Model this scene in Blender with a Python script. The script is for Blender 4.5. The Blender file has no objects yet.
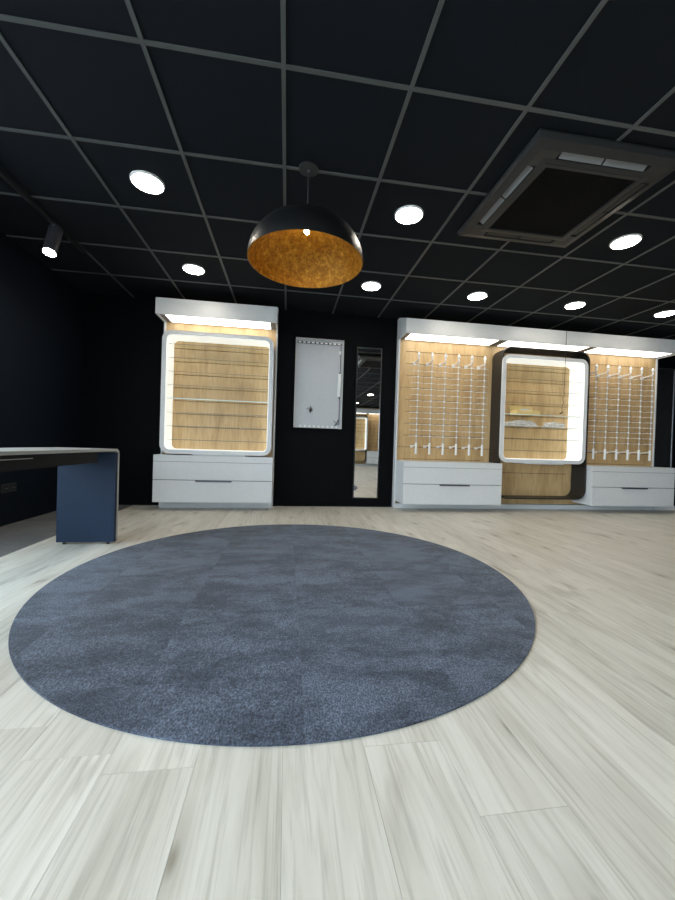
import bpy, bmesh, math, random
from mathutils import Vector, Matrix
random.seed(7)
sc = bpy.context.scene
COL = sc.collection
PI = math.pi

# ------------------------------------------------------------------ camera
YAW, PITCH, ROLL, FPX, CAMH = 0.1390, -0.0100, 0.0310, 362.77, 0.782
cam_d = bpy.data.cameras.new('camera'); cam = bpy.data.objects.new('camera', cam_d); COL.objects.link(cam)
fwd = Vector((math.sin(YAW)*math.cos(PITCH), math.cos(YAW)*math.cos(PITCH), math.sin(PITCH)))
rgt = Vector((math.cos(YAW), -math.sin(YAW), 0)); upv = rgt.cross(fwd)
r2 = rgt*math.cos(ROLL) + upv*math.sin(ROLL); u2 = -rgt*math.sin(ROLL) + upv*math.cos(ROLL)
M = Matrix((r2, u2, -fwd)).transposed().to_4x4(); M.translation = Vector((0, 0, CAMH))
cam.matrix_world = M
cam_d.sensor_fit = 'HORIZONTAL'; cam_d.sensor_width = 36.0; cam_d.lens = FPX/675*36
cam_d.clip_start = 0.02
sc.camera = cam

# ------------------------------------------------------------------ world, exposure
W = bpy.data.worlds.new('sky'); sc.world = W; W.use_nodes = True
bg = W.node_tree.nodes['Background']
bg.inputs[0].default_value = (0.74, 0.87, 1.0, 1); bg.inputs[1].default_value = 12.0
sc.view_settings.view_transform = 'Standard'; sc.view_settings.look = 'None'
sc.view_settings.gamma = 1.0; sc.view_settings.use_curve_mapping = False
sc.view_settings.exposure = -0.05
sc.cycles.use_denoising = True
sc.cycles.max_bounces = 10; sc.cycles.diffuse_bounces = 5; sc.cycles.glossy_bounces = 5; sc.cycles.transparent_max_bounces = 24
sc.cycles.sample_clamp_indirect = 6.0
E_DOWN, E_CAN, E_LINE = 62.0, 3.6, 0.62

# room
XL, XR, YB, YF, ZC = -2.42, 6.30, 4.66, -5.90, 2.487
GX, GY, GS = -0.665, 1.681, 0.6
WIN_L = (-5.0, 2.6, 0.12, 2.40)      # left-wall shop window: y0,y1,z0,z1
WIN_R = (-2.0, 0.6, 0.12, 2.40)      # rear shop window: x0,x1,z0,z1

def portal(name, loc, rot, sx, sy):
    l = bpy.data.lights.new(name, 'AREA'); l.shape = 'RECTANGLE'; l.size = sx; l.size_y = sy
    l.cycles.is_portal = True
    o = bpy.data.objects.new(name, l); COL.objects.link(o); o.location = loc; o.rotation_euler = rot
portal('daylight_portal', (XL-0.14, (WIN_L[0]+WIN_L[1])/2, 1.26), (0, -PI/2, 0), 2.28, WIN_L[1]-WIN_L[0])
portal('daylight_portal', ((WIN_R[0]+WIN_R[1])/2, YF-0.14, 1.26), (PI/2, 0, 0), WIN_R[1]-WIN_R[0], 2.28)

# ------------------------------------------------------------------ materials
MATS = {}
def nmat(name):
    m = bpy.data.materials.new(name); m.use_nodes = True; MATS[name] = m
    return m, m.node_tree.nodes, m.node_tree.links, m.node_tree.nodes['Principled BSDF']
def plain(name, col, rough=0.5, metal=0.0, spec=0.5, emit=None, bump=None, var=0.0):
    m, n, l, b = nmat(name)
    b.inputs['Base Color'].default_value = (*col, 1); b.inputs['Roughness'].default_value = rough
    b.inputs['Metallic'].default_value = metal; b.inputs['Specular IOR Level'].default_value = spec
    if emit:
        b.inputs['Emission Color'].default_value = (*emit[0], 1); b.inputs['Emission Strength'].default_value = emit[1]
    tc = n.new('ShaderNodeTexCoord'); nz = n.new('ShaderNodeTexNoise')
    nz.inputs['Scale'].default_value = bump[0] if bump else 35.0
    l.new(tc.outputs['Object'], nz.inputs['Vector'])
    if bump:
        bp = n.new('ShaderNodeBump'); bp.inputs['Strength'].default_value = bump[1]; bp.inputs['Distance'].default_value = 0.002
        l.new(nz.outputs['Fac'], bp.inputs['Height']); l.new(bp.outputs['Normal'], b.inputs['Normal'])
    mx = n.new('ShaderNodeMix'); mx.data_type = 'RGBA'
    v = var if var else 0.06
    mx.inputs[6].default_value = (*[c*(1-v) for c in col], 1); mx.inputs[7].default_value = (*[min(1, c*(1+v)) for c in col], 1)
    l.new(nz.outputs['Fac'], mx.inputs[0]); l.new(mx.outputs[2], b.inputs['Base Color'])
    return m
def ramp(n, stops):
    r = n.new('ShaderNodeValToRGB'); e = r.color_ramp.elements
    e[0].position, e[0].color = stops[0][0], (*stops[0][1], 1)
    e[1].position, e[1].color = stops[-1][0], (*stops[-1][1], 1)
    for p, c in stops[1:-1]:
        x = e.new(p); x.color = (*c, 1)
    return r
def mixc(n, l, kind, fac, a, b):
    mx = n.new('ShaderNodeMix'); mx.data_type = 'RGBA'; mx.blend_type = kind
    if isinstance(fac, float): mx.inputs[0].default_value = fac
    else: l.new(fac, mx.inputs[0])
    for s, v in ((6, a), (7, b)):
        if isinstance(v, tuple): mx.inputs[s].default_value = (*v, 1)
        else: l.new(v, mx.inputs[s])
    return mx.outputs[2]
def noise(n, l, vec, scale, detail=4, rough=0.55, dist=0.0):
    t = n.new('ShaderNodeTexNoise'); t.inputs['Scale'].default_value = scale; t.inputs['Detail'].default_value = detail
    t.inputs['Roughness'].default_value = rough; t.inputs['Distortion'].default_value = dist
    l.new(vec, t.inputs['Vector']); return t.outputs['Fac']
def mapping(n, l, vec, scale):
    mp = n.new('ShaderNodeMapping'); mp.inputs['Scale'].default_value = scale; l.new(vec, mp.inputs['Vector']); return mp
def rand_shift(n, l, vec, amt):
    oi = n.new('ShaderNodeObjectInfo'); m1 = n.new('ShaderNodeVectorMath'); m1.operation = 'SCALE'
    m1.inputs[0].default_value = amt; l.new(oi.outputs['Random'], m1.inputs['Scale'])
    ad = n.new('ShaderNodeVectorMath'); ad.operation = 'ADD'; l.new(vec, ad.inputs[0]); l.new(m1.outputs[0], ad.inputs[1])
    return ad.outputs[0], oi.outputs['Random']

# pale oak vinyl planks, grain along Y
def mk_plank():
    m, n, l, b = nmat('plank_vinyl')
    g = n.new('ShaderNodeNewGeometry')
    v, rnd = rand_shift(n, l, g.outputs['Position'], (13.7, 31.1, 7.3))
    v1 = mapping(n, l, v, (7.0, 0.95, 1)).outputs[0]
    n1 = noise(n, l, v1, 1.0, 6, 0.55, 1.3)
    v2 = mapping(n, l, v, (90, 3.2, 1)).outputs[0]
    n2 = noise(n, l, v2, 1.0, 4, 0.6, 0.4)
    v4 = mapping(n, l, v, (5.5, 0.50, 1)).outputs[0]
    n4 = noise(n, l, v4, 1.0, 3, 0.5, 0.9)
    mu = n.new('ShaderNodeMath'); mu.operation = 'MULTIPLY'; mu.inputs[1].default_value = 70.0; l.new(n4, mu.inputs[0])
    si = n.new('ShaderNodeMath'); si.operation = 'SINE'; l.new(mu.outputs[0], si.inputs[0])
    ma = n.new('ShaderNodeMath'); ma.operation = 'MULTIPLY_ADD'; ma.inputs[1].default_value = 0.5; ma.inputs[2].default_value = 0.5; l.new(si.outputs[0], ma.inputs[0])
    rg = ramp(n, [(0.0, (0.925, 0.92, 0.905)), (0.35, (0.985, 0.985, 0.98)), (1, (1, 1, 1))]); l.new(ma.outputs[0], rg.inputs[0])
    vk = n.new('ShaderNodeTexVoronoi'); vk.voronoi_dimensions = '2D'; vk.inputs['Scale'].default_value = 1.0; l.new(mapping(n, l, v, (3.0, 1.1, 0)).outputs[0], vk.inputs['Vector'])
    kn = ramp(n, [(0.012, (0.42, 0.39, 0.35)), (0.045, (0.80, 0.79, 0.77)), (0.15, (1, 1, 1))]); l.new(vk.outputs['Distance'], kn.inputs[0])
    v3 = mapping(n, l, v, (6.5, 1.9, 1)).outputs[0]
    n3 = noise(n, l, v3, 1.0, 3, 0.5, 0.8)
    c = ramp(n, [(0.26, (0.52, 0.495, 0.43)), (0.42, (0.615, 0.592, 0.525)), (0.56, (0.665, 0.645, 0.58)), (0.78, (0.715, 0.695, 0.63))]); l.new(n1, c.inputs[0])
    f = ramp(n, [(0.36, (0.66, 0.65, 0.62)), (0.5, (1, 1, 1)), (1, (1, 1, 1))]); l.new(n2, f.inputs[0])
    k = ramp(n, [(0.24, (0.55, 0.53, 0.5)), (0.36, (1, 1, 1)), (1, (1, 1, 1))]); l.new(n3, k.inputs[0])
    o = mixc(n, l, 'MULTIPLY', 0.52, c.outputs[0], f.outputs[0])
    o = mixc(n, l, 'MULTIPLY', 0.7, o, k.outputs[0])
    o = mixc(n, l, 'MULTIPLY', 0.9, o, rg.outputs[0]); o = mixc(n, l, 'MULTIPLY', 0.9, o, kn.outputs[0])
    t = ramp(n, [(0, (0.93, 0.928, 0.92)), (1, (1.04, 1.04, 1.04))]); l.new(rnd, t.inputs[0])
    o = mixc(n, l, 'MULTIPLY', 1.0, o, t.outputs[0])
    l.new(o, b.inputs['Base Color']); b.inputs['Roughness'].default_value = 0.42; b.inputs['Specular IOR Level'].default_value = 0.45
    bp = n.new('ShaderNodeBump'); bp.inputs['Strength'].default_value = 0.12; bp.inputs['Distance'].default_value = 0.001
    l.new(n2, bp.inputs['Height']); l.new(bp.outputs['Normal'], b.inputs['Normal'])
mk_plank()
# display oak, vertical grain
def mk_oak():
    m, n, l, b = nmat('oak_panel')
    tc = n.new('ShaderNodeTexCoord')
    n1 = noise(n, l, mapping(n, l, tc.outputs['Object'], (6.5, 3, 1.3)).outputs[0], 1.0, 6, 0.6, 0.6)
    n2 = noise(n, l, mapping(n, l, tc.outputs['Object'], (70, 20, 5)).outputs[0], 1.0, 3, 0.6, 0.2)
    c = ramp(n, [(0.25, (0.42, 0.265, 0.115)), (0.5, (0.58, 0.395, 0.19)), (0.75, (0.69, 0.50, 0.27))]); l.new(n1, c.inputs[0])
    f = ramp(n, [(0.35, (0.78, 0.74, 0.68)), (0.55, (1, 1, 1)), (1, (1, 1, 1))]); l.new(n2, f.inputs[0])
    l.new(mixc(n, l, 'MULTIPLY', 0.7, c.outputs[0], f.outputs[0]), b.inputs['Base Color']); b.inputs['Roughness'].default_value = 0.5
mk_oak()
# carpet
def mk_carpet(name, lo, hi, rscale=1.0):
    m, n, l, b = nmat(name)
    g = n.new('ShaderNodeNewGeometry'); v, rnd = rand_shift(n, l, g.outputs['Position'], (5.1, 9.7, 3.3))
    n1 = noise(n, l, mapping(n, l, v, (0.8, 1.5, 1)).outputs[0], 3.4*rscale, 9, 0.78, 0.3)
    n2 = noise(n, l, mapping(n, l, v, (1, 0.6, 1)).outputs[0], 215, 2, 0.6)
    c = ramp(n, [(0.40, lo), (0.5, tuple((a+c_)/2 for a, c_ in zip(lo, hi))), (0.58, hi)]); l.new(n1, c.inputs[0])
    f = ramp(n, [(0.36, (0.30, 0.30, 0.32)), (0.52, (1, 1, 1)), (0.68, (2.1, 2.1, 2.0))]); l.new(n2, f.inputs[0])
    o = mixc(n, l, 'MULTIPLY', 0.8, c.outputs[0], f.outputs[0])
    t = ramp(n, [(0, (0.96, 0.96, 0.96)), (1, (1.04, 1.04, 1.04))]); l.new(rnd, t.inputs[0])
    l.new(mixc(n, l, 'MULTIPLY', 1.0, o, t.outputs[0]), b.inputs['Base Color'])
    b.inputs['Roughness'].default_value = 0.95; b.inputs['Specular IOR Level'].default_value = 0.15
    b.inputs['Sheen Weight'].default_value = 0.15
    bp = n.new('ShaderNodeBump'); bp.inputs['Strength'].default_value = 0.5; bp.inputs['Distance'].default_value = 0.003
    l.new(n2, bp.inputs['Height']); l.new(bp.outputs['Normal'], b.inputs['Normal'])
mk_carpet('carpet_blue', (0.030, 0.038, 0.058), (0.086, 0.106, 0.150))
mk_carpet('floor_grey', (0.060, 0.060, 0.060), (0.10, 0.10, 0.095), 0.8)
# gold leaf
def mk_gold():
    m, n, l, b = nmat('gold_leaf')
    tc = n.new('ShaderNodeTexCoord')
    n1 = noise(n, l, tc.outputs['Object'], 26, 6, 0.75, 0.8); n2 = noise(n, l, tc.outputs['Object'], 90, 3, 0.7, 0.5)
    c = ramp(n, [(0.3, (0.20, 0.08, 0.006)), (0.5, (0.36, 0.165, 0.012)), (0.72, (0.66, 0.37, 0.05))]); l.new(n1, c.inputs[0])
    f = ramp(n, [(0.35, (0.55, 0.5, 0.4)), (0.55, (1, 1, 1)), (0.8, (1.3, 1.3, 1.2))]); l.new(n2, f.inputs[0])
    l.new(mixc(n, l, 'MULTIPLY', 0.7, c.outputs[0], f.outputs[0]), b.inputs['Base Color'])
    b.inputs['Metallic'].default_value = 0.55; b.inputs['Roughness'].default_value = 0.5
mk_gold()
def mk_glass(name, tint, gl=0.6):
    m, n, l, b = nmat(name); n.remove(b)
    out = n['Material Output']; tr = n.new('ShaderNodeBsdfTransparent'); tr.inputs[0].default_value = (*tint, 1)
    g = n.new('ShaderNodeBsdfGlossy'); g.inputs['Roughness'].default_value = 0.02
    fr = n.new('ShaderNodeFresnel'); fr.inputs[0].default_value = 1.45
    mu = n.new('ShaderNodeMath'); mu.operation = 'MULTIPLY'; mu.inputs[1].default_value = gl; l.new(fr.outputs[0], mu.inputs[0])
    mx = n.new('ShaderNodeMixShader'); l.new(mu.outputs[0], mx.inputs[0]); l.new(tr.outputs[0], mx.inputs[1]); l.new(g.outputs[0], mx.inputs[2])
    l.new(mx.outputs[0], out.inputs[0])
mk_glass('pane_glass', (0.95, 0.97, 0.97)); mk_glass('shelf_glass', (0.985, 0.99, 0.985), 0.10)
def mk_plastic():
    m, n, l, b = nmat('clear_plastic')
    b.inputs['Base Color'].default_value = (0.92, 0.93, 0.92, 1); b.inputs['Roughness'].default_value = 0.18
    b.inputs['Alpha'].default_value = 0.5; b.inputs['Specular IOR Level'].default_value = 0.8
    tc = n.new('ShaderNodeTexCoord'); nz = noise(n, l, tc.outputs['Object'], 45, 3, 0.6, 1.0)
    bp = n.new('ShaderNodeBump'); bp.inputs['Strength'].default_value = 1.0; bp.inputs['Distance'].default_value = 0.01
    l.new(nz, bp.inputs['Height']); l.new(bp.outputs['Normal'], b.inputs['Normal'])
mk_plastic()
plain('wall_black', (0.0014, 0.0019, 0.0028), 0.65, spec=0.08, bump=(160, 0.15))
plain('wall_navy', (0.0035, 0.0068, 0.0130), 0.6, spec=0.15, bump=(160, 0.15))
plain('tile_black', (0.0092, 0.0112, 0.0150), 0.85, spec=0.12, bump=(220, 0.25), var=0.12)
plain('runner_grey', (0.085, 0.090, 0.088), 0.5, spec=0.35)
plain('plenum', (0.01, 0.01, 0.01), 0.9)
plain('subfloor', (0.32, 0.31, 0.28), 0.9)
plain('white_lacquer', (0.64, 0.655, 0.665), 0.38)
plain('white_plastic', (0.80, 0.80, 0.79), 0.35)
plain('rod_grey', (0.50, 0.50, 0.49), 0.35)
plain('edge_cream', (0.62, 0.60, 0.55), 0.5)
plain('slot_dark', (0.035, 0.022, 0.012), 0.6)
plain('divider_grey', (0.16, 0.15, 0.14), 0.5)
plain('black_lacquer', (0.016, 0.015, 0.014), 0.42)
plain('handle_grey', (0.12, 0.12, 0.14), 0.35, metal=0.7)
plain('shadow_gap', (0.02, 0.02, 0.022), 0.7)
plain('black_metal', (0.02, 0.02, 0.021), 0.38)
plain('black_gloss', (0.007, 0.0072, 0.008), 0.40, spec=0.4, bump=(60, 0.25))
plain('ac_black', (0.015, 0.0165, 0.018), 0.5)
plain('ac_dark', (0.0028, 0.003, 0.0035), 0.7, spec=0.15)
plain('ac_flap_lit', (0.20, 0.205, 0.21), 0.4)  # open black louvers, the light they reflect painted in as pale grey
plain('mirror_silver', (0.86, 0.87, 0.87), 0.015, metal=1.0)
plain('mirror_frame', (0.02, 0.022, 0.025), 0.3)
plain('board_white', (0.46, 0.485, 0.515), 0.55)
plain('board_rim', (0.50, 0.50, 0.49), 0.4)
plain('desk_navy', (0.009, 0.021, 0.046), 0.55, spec=0.2)
plain('desk_dark', (0.004, 0.005, 0.007), 0.6, spec=0.2)
plain('desk_edge', (0.42, 0.43, 0.42), 0.35)
plain('desk_top', (0.40, 0.41, 0.40), 0.3)
plain('cardboard', (0.66, 0.50, 0.20), 0.8)
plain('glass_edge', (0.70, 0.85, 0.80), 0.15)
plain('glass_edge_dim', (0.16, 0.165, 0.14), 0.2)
plain('wire_dark', (0.02, 0.015, 0.015), 0.5)
plain('steel', (0.5, 0.5, 0.5), 0.3, metal=1.0)
plain('window_frame', (0.03, 0.03, 0.032), 0.4)
plain('pavement', (0.28, 0.28, 0.27), 0.9, bump=(40, 0.3))
plain('brass', (0.7, 0.5, 0.2), 0.3, metal=1.0)
plain('led_disc', (0.9, 0.9, 0.9), 0.4, emit=((1.0, 0.90, 0.76), E_DOWN))
plain('canopy_led', (0.9, 0.9, 0.9), 0.4, emit=((1.0, 0.965, 0.90), E_CAN))
plain('lining_led', (0.85, 0.87, 0.85), 0.4, emit=((0.97, 1.0, 0.95), E_LINE))
plain('bulb_glow', (0.9, 0.7, 0.4), 0.3, emit=((1.0, 0.74, 0.40), 120.0))
plain('spot_face', (0.9, 0.9, 0.9), 0.4, emit=((1.0, 0.96, 0.88), 330.0))

# ------------------------------------------------------------------ helpers
def box(bm, x0, x1, y0, y1, z0, z1, bev=0.0):
    vs = [bm.verts.new((x, y, z)) for x in (x0, x1) for y in (y0, y1) for z in (z0, z1)]
    F = [(0, 1, 3, 2), (4, 6, 7, 5), (0, 4, 5, 1), (2, 3, 7, 6), (0, 2, 6, 4), (1, 5, 7, 3)]
    fs = [bm.faces.new([vs[i] for i in f]) for f in F]
    if bev:
        es = list({e for f in fs for e in f.edges})
        bmesh.ops.bevel(bm, geom=es, offset=bev, segments=2, profile=0.7, affect='EDGES')
    return bm
def B(*a, **k): return box(bmesh.new(), *a, **k)
def tube(bm, pts, r, seg=8, cap=True, r1=None):
    pts = [Vector(p) for p in pts]; rings = []
    for i, p in enumerate(pts):
        d = (pts[min(i+1, len(pts)-1)] - pts[max(i-1, 0)]).normalized()
        a = d.cross(Vector((0, 0, 1)) if abs(d.z) < 0.9 else Vector((0, 1, 0))).normalized(); b = d.cross(a)
        rr = r if r1 is None else r + (r1-r)*i/(len(pts)-1)
        rings.append([bm.verts.new(p + (a*math.cos(2*PI*k/seg) + b*math.sin(2*PI*k/seg))*rr) for k in range(seg)])
    for i in range(len(rings)-1):
        for k in range(seg):
            bm.faces.new((rings[i][k], rings[i][(k+1) % seg], rings[i+1][(k+1) % seg], rings[i+1][k]))
    if cap:
        bm.faces.new(rings[0][::-1]); bm.faces.new(rings[-1])
    return bm
def lathe(bm, prof, c=(0, 0), seg=32):
    rings = []
    for r, z in prof:
        if r < 1e-6: rings.append([bm.verts.new((c[0], c[1], z))])
        else: rings.append([bm.verts.new((c[0]+r*math.cos(2*PI*k/seg), c[1]+r*math.sin(2*PI*k/seg), z)) for k in range(seg)])
    for a, b in zip(rings, rings[1:]):
        for k in range(seg):
            k2 = (k+1) % seg
            if len(a) == 1 and len(b) == 1: continue
            if len(a) == 1: bm.faces.new((a[0], b[k2], b[k]))
            elif len(b) == 1: bm.faces.new((a[k], a[k2], b[0]))
            else: bm.faces.new((a[k], a[k2], b[k2], b[k]))
    return bm
def rrect(x0, x1, z0, z1, r, n=8):
    out = []
    for cx, cz, a0 in ((x1-r, z1-r, 0), (x0+r, z1-r, PI/2), (x0+r, z0+r, PI), (x1-r, z0+r, 1.5*PI)):
        for k in range(n+1):
            a = a0 + PI/2*k/n; out.append((cx+r*math.cos(a), cz+r*math.sin(a)))
    return out
def ringtube(bm, outer, inner, y0, y1):
    O0 = [bm.verts.new((x, y0, z)) for x, z in outer]; O1 = [bm.verts.new((x, y1, z)) for x, z in outer]
    I0 = [bm.verts.new((x, y0, z)) for x, z in inner]; I1 = [bm.verts.new((x, y1, z)) for x, z in inner]
    n = len(outer)
    for k in range(n):
        j = (k+1) % n
        for q in ((O0[k], O0[j], I0[j], I0[k]), (O1[j], O1[k], I1[k], I1[j]), (O0[j], O0[k], O1[k], O1[j]), (I0[k], I0[j], I1[j], I1[k])):
            bm.faces.new(q)
    return bm
def obj(name, bm, mat, parent=None, smooth=False, off=None):
    """mesh object; geometry is given in world coordinates and stored relative to its root"""
    if parent is not None and off is None:
        r = parent
        while r.parent: r = r.parent
        off = r.location.copy()
    if off is not None: bmesh.ops.translate(bm, verts=bm.verts, vec=-Vector(off))
    bmesh.ops.recalc_face_normals(bm, faces=bm.faces)
    me = bpy.data.meshes.new(name); bm.to_mesh(me); bm.free()
    me.materials.append(MATS[mat])
    if smooth:
        for p in me.polygons: p.use_smooth = True
        try: me.set_sharp_from_angle(angle=math.radians(35))
        except Exception: pass
    o = bpy.data.objects.new(name, me); COL.objects.link(o)
    if parent is not None: o.parent = parent
    elif off is not None: o.location = off
    return o
def tag(o, label, cat=None, group=None, kind=None):
    o['label'] = label
    if cat: o['category'] = cat
    if group: o['group'] = group
    if kind: o['kind'] = kind
    return o
def thing(name, label, cat, loc=(0, 0, 0), group=None):
    o = bpy.data.objects.new(name, None); COL.objects.link(o); o.location = loc; o.empty_display_size = 0.1
    return tag(o, label, cat, group)
def struct(name, bm, mat, label, loc=(0, 0, 0)):
    o = obj(name, bm, mat, off=loc); o['kind'] = 'structure'; o['label'] = label; return o
def inst(name, mesh, parent, loc, rot=(0, 0, 0), scale=(1, 1, 1)):
    o = bpy.data.objects.new(name, mesh); COL.objects.link(o); o.parent = parent
    o.location = loc; o.rotation_euler = rot; o.scale = scale
    return o
def mesh_of(name, bm, mat, smooth=False):
    bmesh.ops.recalc_face_normals(bm, faces=bm.faces)
    me = bpy.data.meshes.new(name); bm.to_mesh(me); bm.free(); me.materials.append(MATS[mat])
    if smooth:
        for p in me.polygons: p.use_smooth = True
        try: me.set_sharp_from_angle(angle=math.radians(35))
        except Exception: pass
    return me
def copy_tree(o, parent=None):
    c = o.copy(); COL.objects.link(c); c.parent = parent
    for ch in list(o.children): copy_tree(ch, c)
    return c

# ------------------------------------------------------------------ setting: floor
fl = struct('floor', B(XL, XR, YF, YB, -0.10, -0.004), 'subfloor', 'pale oak plank floor of the shop')
PW, PL, X0P = 0.21, 1.83, 0.222
XA = -1.81                                            # planks end here, darker grey strip along the left wall
pm = mesh_of('plank', box(bmesh.new(), -0.5, 0.5, -0.5, 0.5, -0.004, 0.0), 'plank_vinyl')
i = -10
while X0P + PW*i < XR:
    xa, xb = max(XA, X0P+PW*i), min(XR, X0P+PW*(i+1))
    ph = {0: 0.918, -3: 0.902, -2: 1.62}.get(i, random.uniform(0, PL))
    y = YF - ((YF-ph) % PL)
    while y < YB:
        ya, yb = max(YF, y), min(YB, y+PL)
        if yb-ya > 0.02:
            inst('plank', pm, fl, ((xa+xb)/2, (ya+yb)/2, random.uniform(-0.0003, 0)), scale=(xb-xa-0.0007, yb-ya-0.0007, 1))
        y += PL
    i += 1
for k in range(11):                                   # darker grey strip along the left wall, laid in squares
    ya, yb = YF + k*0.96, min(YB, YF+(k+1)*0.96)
    obj('floor_square', B(XL, XA-0.002, ya+0.0005, yb-0.0005, -0.004, 0.001), 'floor_grey', fl)

# setting: ceiling
ce = struct('ceiling', B(XL, XR, YF, YB, ZC+0.028, ZC+0.09), 'plenum', 'black suspended tile ceiling with grey grid')
tm = mesh_of('ceiling_tile', box(bmesh.new(), -0.5, 0.5, -0.5, 0.5, ZC+0.007, ZC+0.022), 'tile_black')
xs = [XL] + [GX+GS*k for k in range(-2, 12) if GX+GS*k < XR] + [XR]
ys = [YF] + [GY+GS*k for k in range(-12, 5) if YF < GY+GS*k < YB] + [YB]
for xa, xb in zip(xs, xs[1:]):
    for ya, yb in zip(ys, ys[1:]):
        inst('ceiling_tile', tm, ce, ((xa+xb)/2, (ya+yb)/2, 0), scale=(xb-xa-0.004, yb-ya-0.004, 1))
for x in xs[1:-1]:
    obj('ceiling_runner', box(B(x-0.010, x+0.010, YF, YB, ZC, ZC+0.006), x-0.0015, x+0.0015, YF, YB, ZC+0.006, ZC+0.026), 'runner_grey', ce)
for y in ys[1:-1]:
    obj('ceiling_runner', box(B(XL, XR, y-0.010, y+0.010, ZC+0.0004, ZC+0.0064), XL, XR, y-0.0015, y+0.0015, ZC+0.0064, ZC+0.026), 'runner_grey', ce)

# setting: walls with shop windows (left and behind the camera)
H = ZC + 0.09
struct('wall_back', B(XL-0.15, XR+0.15, YB, YB+0.15, -0.1, H), 'wall_black', 'matte black back wall of the shop')
struct('wall_right', B(XR, XR+0.15, YF, YB, -0.1, H), 'wall_black', 'matte black side wall of the shop')
bm = B(XL-0.15, XL, YF, WIN_L[0], -0.1, H); box(bm, XL-0.15, XL, WIN_L[1], YB, -0.1, H)
box(bm, XL-0.15, XL, WIN_L[0], WIN_L[1], -0.1, WIN_L[2]); box(bm, XL-0.15, XL, WIN_L[0], WIN_L[1], WIN_L[3], H)
struct('wall_left', bm, 'wall_navy', 'dark navy wall beside the desk')
bm = B(XL-0.15, WIN_R[0], YF-0.15, YF, -0.1, H); box(bm, WIN_R[1], XR+0.15, YF-0.15, YF, -0.1, H)
box(bm, WIN_R[0], WIN_R[1], YF-0.15, YF, -0.1, WIN_R[2]); box(bm, WIN_R[0], WIN_R[1], YF-0.15, YF, WIN_R[3], H)
struct('wall_front', bm, 'wall_black', 'black wall opposite the display units')
def window(name, axis, a0, a1, z0, z1, c, npan, label):
    def bb(bm, u0, u1, v0, v1, d):
        if axis == 'y': return box(bm, c-d, c+d, u0, u1, v0, v1)
        return box(bm, u0, u1, c-d, c+d, v0, v1)
    w = 0.05
    bm = bmesh.new(); bb(bm, a0, a1, z0, z0+w, 0.03); bb(bm, a0, a1, z1-w, z1, 0.03)
    st = (a1-a0)/npan
    for k in range(npan+1):
        m = a0+st*k; lo = max(a0, m-w/2); hi = min(a1, m+w/2); bb(bm, lo, hi, z0+w, z1-w, 0.03)
    o = struct(name, bm, 'window_frame', label)
    for k in range(npan):
        obj('pane', bb(bmesh.new(), a0+st*k+w/2, a0+st*(k+1)-w/2, z0+w, z1-w, 0.004), 'pane_glass', o)
window('window_1', 'y', *WIN_L, XL-0.08, 4, 'tall shop window in the navy wall')
window('window_2', 'x', *WIN_R, YF-0.08, 2, 'tall shop window opposite the display units')
struct('pavement', B(-14, 14, -16, 10, -0.22, -0.12), 'pavement', 'grey pavement outside the shop windows')

# ------------------------------------------------------------------ round carpet
RC, RR = (0.068, 2.252), 1.312
rug = thing('round_carpet', 'large round blue-grey carpet let into the plank floor', 'carpet', (RC[0], RC[1], 0))
def clip(poly, ax, val, keep_gt):
    out = []
    for p, q_ in zip(poly, poly[1:]+poly[:1]):
        ip = (p[ax] >= val) == keep_gt; iq = (q_[ax] >= val) == keep_gt
        if ip: out.append(p)
        if ip != iq:
            t = (val-p[ax])/(q_[ax]-p[ax]); out.append((p[0]+t*(q_[0]-p[0]), p[1]+t*(q_[1]-p[1])))
    return out
circ = [(RC[0]+RR*math.cos(2*PI*k/180), RC[1]+RR*math.sin(2*PI*k/180)) for k in range(180)]
for a in range(-4, 4):
    for b in range(-2, 6):
        x0, y0 = 0.072+0.5*a, 1.213+0.5*b; g = 0.0002
        p = clip(clip(clip(clip(circ, 0, x0+g, True), 0, x0+0.5-g, False), 1, y0+g, True), 1, y0+0.5-g, False)
        if len(p) < 3: continue
        bm = bmesh.new()
        t = [bm.verts.new((x, y, 0.006)) for x, y in p]; u = [bm.verts.new((x, y, 0.0)) for x, y in p]
        bm.faces.new(t); bm.faces.new(u[::-1])
        for k in range(len(p)): bm.faces.new((t[k], u[k], u[(k+1) % len(p)], t[(k+1) % len(p)]))
        obj('carpet_tile', bm, 'carpet_blue', rug)

# ------------------------------------------------------------------ wall display systems
WP = 4.62                                             # front plane of the oak panels
CF, CZ0, CZ1 = 4.285, 2.195, 2.375                    # canopy front plane, underside, top
SLOTS = [2.060-0.157*k for k in range(11)]            # grooves in the oak, top to bottom
def panel(root, xa, xb, za, zb, inset=0.095, jl=True):
    """one oak bay: stiles, slats with grooves between them, dark backing in the grooves"""
    obj('backing', B(xa, xb, 4.645, YB-0.001, za, zb), 'slot_dark', root)
    zs = [zb] + [z for z in SLOTS if za+0.05 < z < zb-0.02] + [za]
    g = 0.0032
    for k, (zt, zl) in enumerate(zip(zs, zs[1:])):
        obj('slat', B(xa+inset+0.0006, xb-inset-0.0006, WP, 4.646, zl+(g if k < len(zs)-2 else 0), zt-(g if k else 0)), 'oak_panel', root)
    js = [zb] + [z for z in (SLOTS[3], SLOTS[8]) if za+0.05 < z < zb] + [za]
    for zt, zl in zip(js, js[1:]):
        for u0, u1 in ((xa, xa+inset), (xb-inset, xb)):
            obj('stile', B(u0, u1, WP, 4.646, zl+0.0025, zt-0.0025), 'oak_panel', root)
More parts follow.
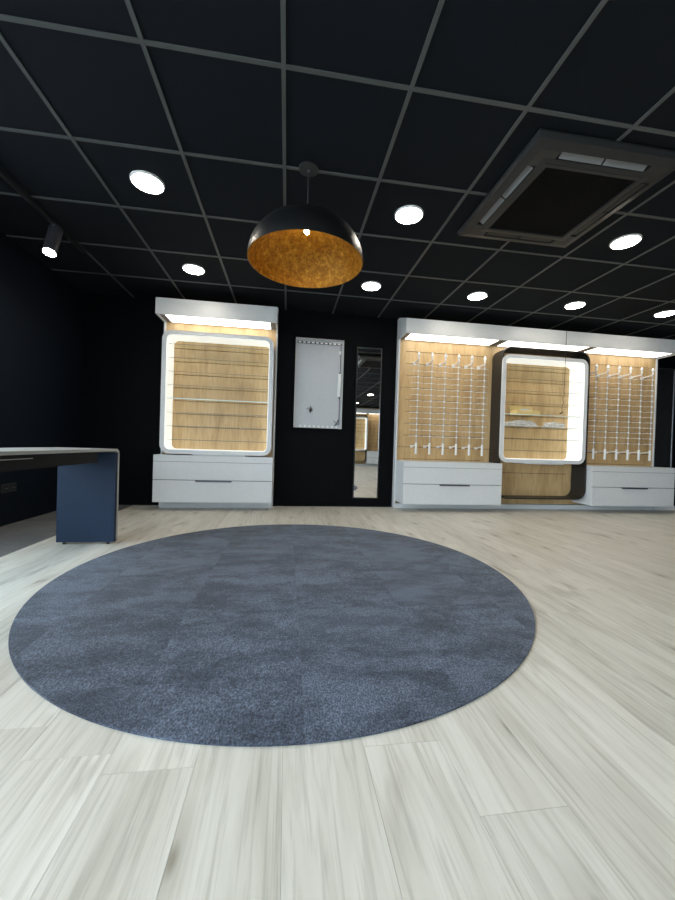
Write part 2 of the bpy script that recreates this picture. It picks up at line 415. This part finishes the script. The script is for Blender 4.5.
def canopy(root, xa, xb, bays):
    bm = B(xa, xb, CF, CF+0.02, CZ0, CZ1)                                    # fascia
    box(bm, xa, xb, CF+0.02, WP-0.001, CZ1-0.02, CZ1)                        # top
    box(bm, xa, xa+0.02, CF+0.02, WP-0.001, CZ0, CZ1-0.02); box(bm, xb-0.02, xb, CF+0.02, WP-0.001, CZ0, CZ1-0.02)
    c = obj('canopy', bm, 'white_lacquer', root)
    bm = bmesh.new()
    for u0, u1 in bays:                                                      # dark reveal around each light panel
        ringtube(bm, [(u0, 0), (u1, 0), (u1, 1), (u0, 1)], [(u0+0.065, 0.10), (u1-0.065, 0.10), (u1-0.065, 0.92), (u0+0.065, 0.92)], 0, 1)
    for v in bm.verts:
        x, y, z = v.co; v.co = (x, CF+0.021+z*(WP-0.003-CF-0.021), CZ0+0.016+y*0.012)
    obj('light_surround', bm, 'divider_grey', c)
    for u0, u1 in bays:
        obj('light_panel', B(u0+0.066, u1-0.066, CF+0.055, WP-0.03, CZ0+0.010, CZ0+0.024), 'canopy_led', c)
def side_panel(root, x0, x1, ztop, d=0.045):
    obj('side_panel', B(x0, x1, WP-d, YB-0.001, 0.0, ztop, 0.002), 'white_lacquer', root)

def drawer_cabinet(x0, x1, label, handle_x=None):
    t = thing('drawer_cabinet', label, 'cabinet', ((x0+x1)/2, 4.60, 0.095))
    F, Bk, z0, z1 = 4.28, WP-0.001, 0.098, 0.628
    obj('carcass', B(x0+0.001, x1-0.001, F+0.021, Bk, z0, z1-0.020), 'white_lacquer', t)
    obj('worktop', B(x0, x1, F, Bk, z1-0.019, z1, 0.0015), 'white_lacquer', t)
    obj('front_rail', B(x0, x1, F, F+0.02, 0.557, z1-0.0195), 'white_lacquer', t)
    hx = handle_x or (x0+x1)/2
    for z0d, z1d in ((0.352, 0.553), (0.098, 0.345)):
        d = obj('drawer', B(x0, x1, F, F+0.02, z0d, z1d, 0.0012), 'white_lacquer', t)
        if z0d < 0.2:
            for s in (0, 1):
                xa = hx-0.2+0.2*s
                bm = B(xa+0.001, xa+0.199, F-0.014, F, z1d-0.002, z1d+0.002); box(bm, xa+0.001, xa+0.199, F-0.014, F-0.011, z1d-0.014, z1d-0.002)
                obj('handle', bm, 'handle_grey', d)
    obj('shadow_gap', B(x0+0.006, x1-0.006, F+0.012, F+0.0205, 0.10, 0.60), 'shadow_gap', t)
    return t

def display_box(x0, x1, label, yf=4.355, ins=0.0):
    z0, z1 = 0.642, 2.045
    t = thing('lit_display_box', label, 'display case', ((x0+x1)/2, WP, z0))
    o = rrect(x0, x1, z0, z1, 0.105); i1 = rrect(x0+0.048, x1-0.048, z0+0.046, z1-0.046, 0.062)
    i2 = rrect(x0+0.054, x1-0.054, z0+0.052, z1-0.052, 0.056)
    bm = ringtube(bmesh.new(), o, i1, yf, 4.374 if ins else WP-0.001)
    if ins: ringtube(bm, rrect(x0+ins, x1-ins, z0+ins, z1-ins, 0.08), i1, 4.374, WP-0.001)
    obj('frame', bm, 'white_lacquer', t, smooth=True)
    obj('light_lining', ringtube(bmesh.new(), i1, i2, yf+0.006, WP-0.002), 'lining_led', t, smooth=True)
    for k, z in enumerate(SLOTS[1:9]):
        big = (k == 4)
        y0 = yf + (0.025 if big else 0.055); h = 0.005 if big else 0.0025
        s = obj('glass_shelf', B(x0+0.055, x1-0.055, y0+0.0015, WP-0.004, z-h, z+h), 'shelf_glass', t)
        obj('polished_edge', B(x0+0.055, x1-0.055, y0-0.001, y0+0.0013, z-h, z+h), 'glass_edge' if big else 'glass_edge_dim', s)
    obj('foot_rail', B(x0+0.36, x1-0.3, yf+0.02, WP-0.002, 0.6285, z0-0.0005), 'white_lacquer', t)
    return t

# left unit
ULx0, ULx1 = -1.488, -0.152
u1 = thing('display_wall_unit', 'single-bay oak display wall unit with white canopy, beside the whitish wall tray', 'display unit', (-0.82, YB, 0))
panel(u1, ULx0+0.018, ULx1-0.018, 0.08, ZC-0.03)
side_panel(u1, ULx0, ULx0+0.018, ZC-0.02); side_panel(u1, ULx1-0.018, ULx1, ZC-0.02)
obj('plinth', B(ULx0+0.018, ULx1-0.018, 4.50, 4.64, 0.0, 0.078), 'white_lacquer', u1)
canopy(u1, ULx0, ULx1, [(ULx0+0.02, ULx1-0.02)])
db1 = display_box(-1.432, -0.184, 'rounded white lit display case holding only empty glass shelves')
dc1 = drawer_cabinet(-1.468, -0.158, 'white two-drawer wall cabinet under the single-bay display unit')

# right three-bay system
RX0, RX1 = 1.400, 5.315
u2_ = thing('display_wall_unit', 'three-bay oak display wall unit under one long white canopy', 'display unit', (1.40, YB, 0))
panel(u2_, 1.422, 2.720, 0.065, ZC-0.03); panel(u2_, 2.722, 4.018, 0.065, ZC-0.03); panel(u2_, 4.020, 5.295, 0.065, ZC-0.03)
side_panel(u2_, RX0, RX0+0.022, ZC-0.012); side_panel(u2_, RX1-0.02, RX1-0.006, ZC-0.012, 0.02)
obj('plinth', B(RX0+0.022, RX1-0.021, WP-0.045, 4.645, 0.0, 0.062), 'white_lacquer', u2_)
for xx in (RX0, RX1-0.024):                            # sloping cheeks above the canopy ends
    bm = bmesh.new(); pr = [(WP-0.046, CZ1+0.0005), (WP-0.046, ZC-0.014), (CF+0.002, CZ1+0.0005)]
    va = [bm.verts.new((xx, y, z)) for y, z in pr]; vb = [bm.verts.new((xx+0.018, y, z)) for y, z in pr]
    bm.faces.new(va); bm.faces.new(vb[::-1])
    for k in range(3): bm.faces.new((va[k], va[(k+1) % 3], vb[(k+1) % 3], vb[k]))
    obj('canopy_cheek', bm, 'white_lacquer', u2_)
canopy(u2_, RX0, RX1, [(RX0+0.02, 2.720), (2.722, 4.018), (4.020, RX1-0.02)])
bf = thing('rounded_frame_surround', 'tall black rounded frame around the middle oak bay', 'frame', (3.36, WP, 0.165))
obj('frame', ringtube(bmesh.new(), rrect(2.736, 4.006, 0.165, 2.150, 0.13), rrect(2.752, 3.990, 0.181, 2.134, 0.114), 4.375, WP-0.001), 'black_lacquer', bf, smooth=True)
db2 = display_box(2.727, 3.962, 'rounded white lit display case with cardboard tray and plastic bags on its shelves', 4.352, 0.027)
dc2 = drawer_cabinet(1.424, 2.722, 'white two-drawer wall cabinet between the tall narrow mirror and the black rounded frame', 2.086)
dc3 = drawer_cabinet(4.018, 5.275, 'white two-drawer wall cabinet at the far side of the black rounded frame')

struct('trim_1', B(RX1+0.001, 5.66, WP-0.045, YB-0.0005, 0.0, 0.062), 'white_lacquer', 'white base strip under the mirror past the canopy end')
# eyewear rods
def hold_mesh():
    bm = bmesh.new()
    bmesh.ops.create_icosphere(bm, subdivisions=1, radius=0.0135)
    for s in (-1, 1):
        tube(bm, [(0, -0.004, 0), (s*0.04, 0.012, 0.001), (s*0.082, 0.05, 0.002)], 0.0032, 5)
    return mesh_of('holder', bm, 'white_plastic')
HM = hold_mesh()
RY, RZ0, RZ1 = 4.45, 0.715, 2.010
def rod(x, label, group, detail=True):
    t = thing('eyewear_rod', label, 'display rod', (x, RY, RZ0), group)
    obj('pole', tube(bmesh.new(), [(x, RY, RZ0+0.10), (x, RY, RZ1-0.05)], 0.0062, 8), 'rod_grey', t, True)
    obj('finial', lathe(bmesh.new(), [(0, RZ1+0.012), (0.010, RZ1+0.006), (0.014, RZ1-0.01), (0.018, RZ1-0.02), (0.018, RZ1-0.035), (0.009, RZ1-0.045), (0.012, RZ1-0.055), (0.012, RZ1-0.075), (0.0085, RZ1-0.085)], (x, RY), 10), 'white_plastic', t, True)
    zb = SLOTS[1]
    bm = tube(bmesh.new(), [(x, RY, zb+0.012), (x-0.001, RY+0.10, zb+0.006), (x-0.002, WP, zb)], 0.0095, 8); box(bm, x-0.02, x+0.014, WP-0.03, WP, zb-0.017, zb+0.017, 0.003)
    obj('upper_bracket', bm, 'white_plastic', t)
    zb = SLOTS[8]+0.01
    bm = tube(bmesh.new(), [(x, RY, zb+0.02), (x, WP, zb)], 0.0085, 8); box(bm, x-0.018, x+0.014, WP-0.03, WP, zb-0.015, zb+0.015, 0.003)
    obj('lower_bracket', bm, 'white_plastic', t)
    obj('foot_sleeve', tube(bmesh.new(), [(x, RY, RZ0), (x, RY, RZ0+0.145)], 0.014, 10), 'white_plastic', t, True)
    if detail:
        for k in range(13): inst('holder', HM, t, (0, 0, 1.8515-0.0755*k-RZ0))
    return t
ORD = ['nearest', 'second from', 'third from', 'fourth from', 'fifth from', 'sixth from']
rods = []
for k in range(6):
    rods.append(rod(1.632+0.1805*k, 'white eyewear rod in the bay beside the narrow mirror, %s the black frame' % ORD[5-k], 'eyewear rods by the mirror'))
for k in range(6):
    rods.append(rod(4.172+0.178*k, 'white eyewear rod in the bay at the canopy end, %s the black frame' % ORD[k], 'eyewear rods at the end bay'))

# things on the shelves of the middle case
z = SLOTS[5]+0.0055
t = thing('cardboard_tray', 'small open cardboard tray on the thick glass shelf', 'box', (3.14, 4.45, z))
bm = B(2.975, 3.315, 4.395, 4.545, z, z+0.004)
box(bm, 2.975, 3.315, 4.395, 4.399, z+0.004, z+0.052); box(bm, 2.975, 3.315, 4.541, 4.545, z+0.004, z+0.052)
box(bm, 2.975, 2.979, 4.399, 4.541, z+0.004, z+0.052); box(bm, 3.311, 3.315, 4.399, 4.541, z+0.004, z+0.052)
obj('tray', bm, 'cardboard', t)
bm = bmesh.new(); v = [bm.verts.new(p) for p in ((2.975, 4.545, z+0.052), (3.315, 4.545, z+0.052), (3.31, 4.572, z+0.125), (2.98, 4.572, z+0.125))]
v2 = [bm.verts.new(p.co+Vector((0, 0.003, 0))) for p in v]
bm.faces.new(v); bm.faces.new(v2[::-1])
for k in range(4): bm.faces.new((v[k], v[(k+1) % 4], v2[(k+1) % 4], v2[k]))
obj('flap', bm, 'cardboard', t)
def crumple(name, cx, cy, z, sx, sy, sz, label, seed, cat):
    rnd = random.Random(seed); bm = bmesh.new(); bmesh.ops.create_icosphere(bm, subdivisions=4, radius=1.0)
    from mathutils import noise as mn
    for v in bm.verts:
        d = v.co.normalized(); f = 0.75 + 0.5*mn.noise(d*2.3+Vector((seed, 0, 0))) + 0.35*mn.noise(d*6+Vector((0, seed, 0)))
        v.co = Vector((d.x*sx*f, d.y*sy*f, d.z*sz*f))
        if v.co.z < -sz*0.35: v.co.z = -sz*0.35
    zm = min(v.co.z for v in bm.verts)
    bmesh.ops.translate(bm, verts=bm.verts, vec=(cx, cy, z-zm))
    return tag(obj(name, bm, 'clear_plastic', off=(cx, cy, z)), label, cat)
crumple('plastic_wrap', 3.145, 4.47, z+0.0045, 0.13, 0.055, 0.062, 'crumpled clear plastic lying in the cardboard tray', 3.1, 'plastic wrap')
z2 = SLOTS[6]+0.004
crumple('plastic_bag', 3.10, 4.49, z2, 0.27, 0.085, 0.070, 'long crumpled clear plastic bag below the cardboard tray', 8.3, 'plastic bag')
crumple('plastic_bag', 3.60, 4.49, z2, 0.19, 0.08, 0.060, 'small crumpled clear plastic bag below the hanging wire end', 5.7, 'plastic bag')
# wire hanging over the canopy front
wt = thing('hanging_wire', 'thin dark wire hanging over the white canopy in front of the lit case', 'wire', (3.555, CF, 1.44))
pts = [(3.552, CF+0.06, CZ1+0.004), (3.552, CF-0.004, CZ1+0.005), (3.553, CF-0.008, CZ1-0.02)]
for k in range(26):
    zz = CZ1-0.04-(k+1)*0.0395; s = max(0, 1.80-zz)
    pts.append((3.553-0.10*s*s*1.2+0.010*math.sin(k*2.1)*min(1, s*4), CF-0.008, zz))
obj('wire', tube(bmesh.new(), pts, 0.0032, 6), 'wire_dark', wt, True)
e = pts[-1]; obj('plug', tube(bmesh.new(), [(e[0]+0.006, e[1], e[2]+0.004), (e[0]-0.03, e[1], e[2]-0.012)], 0.009, 8), 'wire_dark', wt, True)

# ------------------------------------------------------------------ mirrors
def mirror(x0, x1, z0, z1, label):
    t = thing('wall_mirror', label, 'mirror', ((x0+x1)/2, YB, z0))
    w = 0.012
    obj('frame', ringtube(bmesh.new(), [(x0, z0), (x1, z0), (x1, z1), (x0, z1)], [(x0+w, z0+w), (x1-w, z0+w), (x1-w, z1-w), (x0+w, z1-w)], YB-0.024, YB-0.001), 'mirror_frame', t)
    obj('mirror_glass', B(x0+w, x1-w, YB-0.016, YB-0.002, z0+w, z1-w), 'mirror_silver', t)
    return t
mirror(0.868, 1.203, 0.112, 2.082, 'tall narrow black-framed mirror between the whitish wall tray and the long unit')
mirror(5.345, 5.66, 0.112, 2.082, 'black-framed mirror past the end of the long canopy')

# ------------------------------------------------------------------ open light-box tray on the wall
bx0, bx1, bz0, bz1 = 0.075, 0.690, 1.008, 2.142
t = thing('light_box_tray', 'whitish open metal light-box tray on the black wall', 'light box', ((bx0+bx1)/2, YB, bz0))
yf = YB-0.045
obj('back_plate', B(bx0+0.003, bx1-0.003, YB-0.012, YB-0.001, bz0+0.003, bz1-0.003), 'board_white', t)
obj('rim', ringtube(bmesh.new(), [(bx0, bz0), (bx1, bz0), (bx1, bz1), (bx0, bz1)], [(bx0+0.008, bz0+0.008), (bx1-0.008, bz0+0.008), (bx1-0.008, bz1-0.008), (bx0+0.008, bz1-0.008)], yf, YB-0.001), 'board_rim', t)
bar = obj('top_bar', B(bx0+0.02, bx1-0.02, YB-0.024, YB-0.012, bz1-0.062, bz1-0.036), 'handle_grey', t)
for k in range(10):
    xx = bx0+0.035+k*0.0555; obj('clip', B(xx, xx+0.034, YB-0.028, YB-0.024, bz1-0.058, bz1-0.042), 'white_plastic', bar)
for k in range(9):
    xx = bx0+0.075+k*0.058; obj('tab', B(xx, xx+0.024, YB-0.020, YB-0.012, bz0+0.012, bz0+0.030), 'white_plastic', t)
ch = obj('wire_channel', B(bx1-0.040, bx1-0.030, YB-0.022, YB-0.012, bz0+0.05, bz1-0.06), 'handle_grey', t)
obj('driver_box', B(bx1-0.068, bx1-0.030, YB-0.040, YB-0.013, 1.42, 1.715, 0.003), 'white_plastic', t)
obj('connector', B(bx1-0.060, bx1-0.036, YB-0.03, YB-0.012, 1.965, 2.005, 0.003), 'white_plastic', t)
for zz in (1.725, 1.405): obj('cable_end', B(bx1-0.05, bx1-0.034, YB-0.03, YB-0.012, zz-0.008, zz+0.008), 'wire_dark', t)
rnd = random.Random(4)
for cx, cz, s, n_ in ((0.283, 1.233, 0.085, 6), (0.620, 1.075, 0.07, 5)):
    bm = bmesh.new()
    for k in range(n_):
        a = rnd.uniform(0, PI); p0 = Vector((cx, YB-0.017, cz)); d = Vector((math.cos(a)*0.6, 0, math.sin(a)))*s*rnd.uniform(0.5, 1.1)
        tube(bm, [p0-d*0.6, p0+Vector((0.008, -0.006, 0)), p0+d], 0.0035, 5)
    obj('loose_wires', bm, 'wire_dark', t)
for cx, cz in ((0.13, 1.982), (0.115, 1.10), (0.625, 1.13)): obj('screw', B(cx-0.006, cx+0.006, YB-0.016, YB-0.011, cz-0.006, cz+0.006), 'board_rim', t)

# ------------------------------------------------------------------ desk
DX0, DX1, DY0, DY1, DZ = -1.655, -1.255, 0.95, 2.955, 0.713
t = thing('waterfall_desk', 'long narrow desk with dark navy end panel and pale rounded edge', 'desk', ((DX0+DX1)/2, (DY0+DY1)/2, 0))
def uprof(y0, y1, zt, r, zb, n=8):
    p = [(y1, zb)]
    for k in range(n+1): a = PI/2*k/n; p.append((y1-r+r*math.cos(a), zt-r+r*math.sin(a)))
    for k in range(n+1): a = PI/2+PI/2*k/n; p.append((y0+r+r*math.cos(a), zt-r+r*math.sin(a)))
    p.append((y0, zb)); return p
def ustrip(outer, inner, x0, x1):
    bm = bmesh.new(); n = len(outer)
    V = [[bm.verts.new((x, y, z)) for y, z in pr] for pr in (outer, inner) for x in (x0, x1)]
    o0, o1, i0, i1 = V
    for k in range(n-1):
        for q in ((o0[k], o0[k+1], o1[k+1], o1[k]), (i0[k+1], i0[k], i1[k], i1[k+1]), (o0[k+1], o0[k], i0[k], i0[k+1]), (o1[k], o1[k+1], i1[k+1], i1[k])): bm.faces.new(q)
    for k in (0, n-1): bm.faces.new((o0[k], o1[k], i1[k], i0[k]))
    return bm
obj('desktop', ustrip(uprof(DY0, DY1, DZ, 0.05, 0.016), uprof(DY0+0.018, DY1-0.018, DZ-0.018, 0.034, 0.016), DX0, DX1), 'desk_edge', t, True)
for yy0, yy1 in ((DY1-0.05, DY1-0.0185), (DY0+0.0185, DY0+0.05)):
    obj('end_panel', B(DX0+0.002, DX1-0.004, yy0, yy1, 0.016, DZ-0.03), 'desk_navy', t)
    for xx in (DX0+0.05, DX1-0.05):
        obj('foot', lathe(bmesh.new(), [(0, 0.0), (0.012, 0.0), (0.012, 0.016), (0, 0.016)], (xx, (yy0+yy1)/2), 12), 'black_metal', t)
ap = obj('apron', B(DX1-0.022, DX1-0.010, DY0+0.055, DY1-0.30, 0.622, DZ-0.0185), 'desk_dark', t)
obj('apron', B(DX0+0.010, DX0+0.022, DY0+0.055, DY1-0.055, 0.622, DZ-0.0185), 'desk_dark', t)
obj('drawer_slot', B(DX1-0.0105, DX1-0.008, 1.80, 2.02, 0.672, 0.676), 'desk_edge', ap)

# wall socket
t = thing('wall_socket', 'black double power socket on the navy wall beyond the desk', 'socket', (XL, 3.56, 0.29))
obj('plate', B(XL+0.0005, XL+0.012, 3.475, 3.645, 0.288, 0.366, 0.003), 'black_metal', t)
for yy in (3.518, 3.602):
    s = obj('outlet', tube(bmesh.new(), [(XL+0.012, yy, 0.327), (XL+0.016, yy, 0.327)], 0.028, 20), 'ac_black', t)
    for d in (-0.010, 0.010): obj('pin_hole', tube(bmesh.new(), [(XL+0.016, yy+d, 0.327), (XL+0.0175, yy+d, 0.327)], 0.003, 8), 'steel', s)

# ------------------------------------------------------------------ pendant lamp
PX, PY, PZ, PR = 0.083, 2.258, 1.904, 0.352
PS = 0.80                                             # dome height over radius
t = thing('pendant_lamp', 'large black dome pendant lamp with gold leaf inside', 'pendant lamp', (PX, PY, ZC))
prof = [(PR*math.cos(a), PZ+PR*PS*math.sin(a)) for a in [PI/2*k/20 for k in range(21)]]
prof[-1] = (0.0, prof[-1][1])
sh = obj('shade', lathe(bmesh.new(), prof, (PX, PY), 64), 'black_gloss', t, True)
pin = [((PR-0.006)*math.cos(a), PZ+(PR*PS-0.006)*math.sin(a)) for a in [PI/2*k/20 for k in range(21)]]; pin[-1] = (0.0, pin[-1][1])
obj('gold_lining', lathe(bmesh.new(), [(PR, PZ)]+pin, (PX, PY), 64), 'gold_leaf', sh, True)
bm = lathe(bmesh.new(), [(0, ZC-0.014), (0.056, ZC-0.014), (0.060, ZC-0.011), (0.060, ZC-0.001), (0, ZC-0.001)], (PX, PY), 32)
rose = obj('ceiling_rose', bm, 'ac_black', t, True)
obj('cord_grip', lathe(bmesh.new(), [(0, ZC-0.026), (0.007, ZC-0.024), (0.007, ZC-0.014), (0, ZC-0.014)], (PX, PY), 12), 'steel', rose)
obj('cord', tube(bmesh.new(), [(PX, PY, ZC-0.025), (PX, PY, PZ+PR*PS+0.02)], 0.0035, 8), 'handle_grey', t)
obj('cap', lathe(bmesh.new(), [(0, PZ+PR*PS+0.03), (0.012, PZ+PR*PS+0.03), (0.016, PZ+PR*PS), (0.016, PZ+PR*PS-0.004)], (PX, PY), 16), 'black_metal', t)
obj('bulb_holder', lathe(bmesh.new(), [(0.020, PZ+PR*PS-0.008), (0.020, PZ+0.232), (0.014, PZ+0.228), (0, PZ+0.228)], (PX, PY), 16), 'black_metal', t)
bl = [(0.008, PZ+0.23), (0.009, PZ+0.228), (0.015, PZ+0.218), (0.0175, PZ+0.204), (0.015, PZ+0.190), (0.008, PZ+0.180), (0, PZ+0.177)]
obj('bulb', lathe(bmesh.new(), bl, (PX, PY), 20), 'bulb_glow', t, True)

# ------------------------------------------------------------------ downlights
dl0 = thing('ceiling_downlight', 'round white LED downlight recessed in the black tiled ceiling', 'downlight', (0, 0, ZC), 'ceiling downlights')
obj('trim_ring', lathe(bmesh.new(), [(0.105, ZC+0.0065), (0.105, ZC+0.002), (0.101, ZC-0.004), (0.095, ZC-0.004), (0.095, ZC+0.0065)], (0, 0), 40), 'white_plastic', dl0, True)
obj('diffuser', lathe(bmesh.new(), [(0, ZC-0.003), (0.095, ZC-0.003), (0.095, ZC+0.004), (0, ZC+0.004)], (0, 0), 40), 'led_disc', dl0)
spots = [(-0.965, 2.581), (0.835, 2.581), (2.635, 2.581), (4.435, 2.581)] + [(x, 3.781) for x in (-0.965, 0.835, 2.035, 3.235, 4.435)]
dlab = ['between the pendant lamp and the ceiling track', 'between the pendant lamp and the air conditioner', 'just past the air conditioner, away from the pendant lamp', 'two lamps past the air conditioner, away from the pendant lamp',
        'in front of the single-bay display unit', 'in front of the wall between whitish tray and narrow mirror', 'in front of the eyewear bay beside the narrow mirror',
        'in front of the black rounded frame', 'in front of the eyewear bay at the canopy end']
for y in (0.181, -2.219, -4.619): spots += [(x, y) for x in (-0.965, 0.835, 2.635, 4.435)]
for k, (x, y) in enumerate(spots):
    o = dl0 if k == 0 else copy_tree(dl0)
    o.location = (x, y, ZC)
    o['label'] = 'round LED downlight ' + (dlab[k] if k < len(dlab) else 'in the half of the ceiling away from the display units')

# ------------------------------------------------------------------ ceiling cassette air conditioner
AX, AY, AH = 1.735, 2.232, 0.468
t = thing('air_conditioner', 'square black cassette air conditioner in the tiled ceiling', 'air conditioner', (AX, AY, ZC))
def sq(h, z): return [(AX-h, AY-h, z), (AX+h, AY-h, z), (AX+h, AY+h, z), (AX-h, AY+h, z)]
def loft(bm, loops):
    rs = [[bm.verts.new(p) for p in L] for L in loops]
    for a, b in zip(rs, rs[1:]):
        for k in range(4): bm.faces.new((a[k], a[(k+1) % 4], b[(k+1) % 4], b[k]))
    return bm
za, zb = ZC-0.001, ZC-0.048
bm = loft(bmesh.new(), [sq(AH, za), sq(AH, za-0.012), sq(AH-0.012, zb+0.012), sq(0.405, zb), sq(0.405, za)])
loft(bm, [sq(0.352, za), sq(0.352, zb), sq(0.322, zb-0.006), sq(0.322, za)])
for sx in (-1, 1):
    for sy in (-1, 1):                                 # solid corners between the four outlets
        xs_ = sorted((AX+sx*0.285, AX+sx*0.405)); ys_ = sorted((AY+sy*0.352, AY+sy*0.405)); box(bm, *xs_, *ys_, zb, za)
        xs_ = sorted((AX+sx*0.352, AX+sx*0.405)); ys_ = sorted((AY+sy*0.285, AY+sy*0.352)); box(bm, *xs_, *ys_, zb, za)
obj('panel', bm, 'ac_black', t)
obj('outlet_well', loft(bmesh.new(), [sq(0.405, za-0.004), sq(0.352, za-0.004)]), 'ac_dark', t)
for side in range(4):
    for s in (-1, 1):
        L0, L1 = (0.006, 0.272) if s > 0 else (-0.272, -0.006)
        bm = bmesh.new(); box(bm, L0, L1, 0.358, 0.400, -0.002, 0.002)
        open_ = side in (1, 2)                         # the outlets toward the window side stand open
        bmesh.ops.rotate(bm, verts=bm.verts, cent=(0, 0.379, 0), matrix=Matrix.Rotation(math.radians(32 if open_ else 4), 3, 'X'))
        bmesh.ops.rotate(bm, verts=bm.verts, cent=(0, 0, 0), matrix=Matrix.Rotation(side*PI/2, 3, 'Z'))
        bmesh.ops.translate(bm, verts=bm.verts, vec=(AX, AY, zb+0.010 if open_ else zb+0.006))
        obj('louver', bm, 'ac_flap_lit' if open_ else 'ac_black', t)
bm = bmesh.new()
for k in range(-20, 21):
    u = k*0.0145
    box(bm, AX+u-0.003, AX+u+0.003, AY-0.30, AY+0.30, zb+0.000, zb+0.006); box(bm, AX-0.30, AX+0.30, AY+u-0.003, AY+u+0.003, zb+0.001, zb+0.005)
gr = obj('intake_grille', bm, 'ac_dark', t)
obj('grille_frame', loft(bmesh.new(), [sq(0.321, zb), sq(0.321, zb-0.008), sq(0.300, zb-0.008), sq(0.300, zb+0.006)]), 'ac_black', t)
obj('filter', loft(bmesh.new(), [sq(0.300, zb+0.012), sq(0.001, zb+0.012)]), 'ac_dark', t)

# ------------------------------------------------------------------ track and spot
TX = -1.866
trk = obj('ceiling_track', B(TX-0.017, TX+0.017, -3.2, 3.59, ZC-0.030, ZC-0.0005), 'black_metal', off=(TX, 0.2, ZC-0.03))
tag(trk, 'black lighting track on the ceiling above the desk', 'light track')
def track_spot(y, label):
    t = thing('track_spotlight', label, 'spotlight', (TX, y, ZC-0.03), 'track spotlights')
    obj('adapter', B(TX-0.016, TX+0.016, y-0.05, y+0.05, ZC-0.046, ZC-0.030), 'black_metal', t)
    top, bot = Vector((TX, y, ZC-0.045)), Vector((TX, y-0.075, ZC-0.272)); ax = (bot-top).normalized()
    tb = obj('barrel', tube(bmesh.new(), [top, bot], 0.046, 24), 'handle_grey', t, True)
    obj('lens', tube(bmesh.new(), [bot, bot+ax*0.002], 0.041, 24), 'spot_face', tb)
    return t
track_spot(3.19, 'dark grey cylinder spotlight hanging from the ceiling track')
track_spot(1.30, 'dark grey cylinder spotlight on the same track, above the near half of the desk')
track_spot(-0.6, 'dark grey cylinder spotlight on the same track, between desk and shop window')

# ------------------------------------------------------------------ display units on the opposite wall (seen in the mirrors)
def place(src, local_from, X0, label):
    c = copy_tree(src); c['label'] = label
    d = src.location - Vector(local_from)
    c.location = (X0-d.x, YF-d.y, src.location.z); c.rotation_euler = (0, 0, PI)
    return c
org = (1.40, YB, 0); X0R = 4.66
place(u2_, org, X0R, 'three-bay oak display unit on the wall opposite, seen in the narrow mirror')
place(bf, org, X0R, 'black rounded frame on the unit opposite, seen in the narrow mirror')
place(db2, org, X0R, 'lit white display case on the unit opposite, seen in the narrow mirror')
place(dc2, org, X0R, 'white drawer cabinet on the unit opposite, beside the lit case seen in the mirror')
place(dc3, org, X0R, 'white drawer cabinet on the unit opposite, next to the shop window')
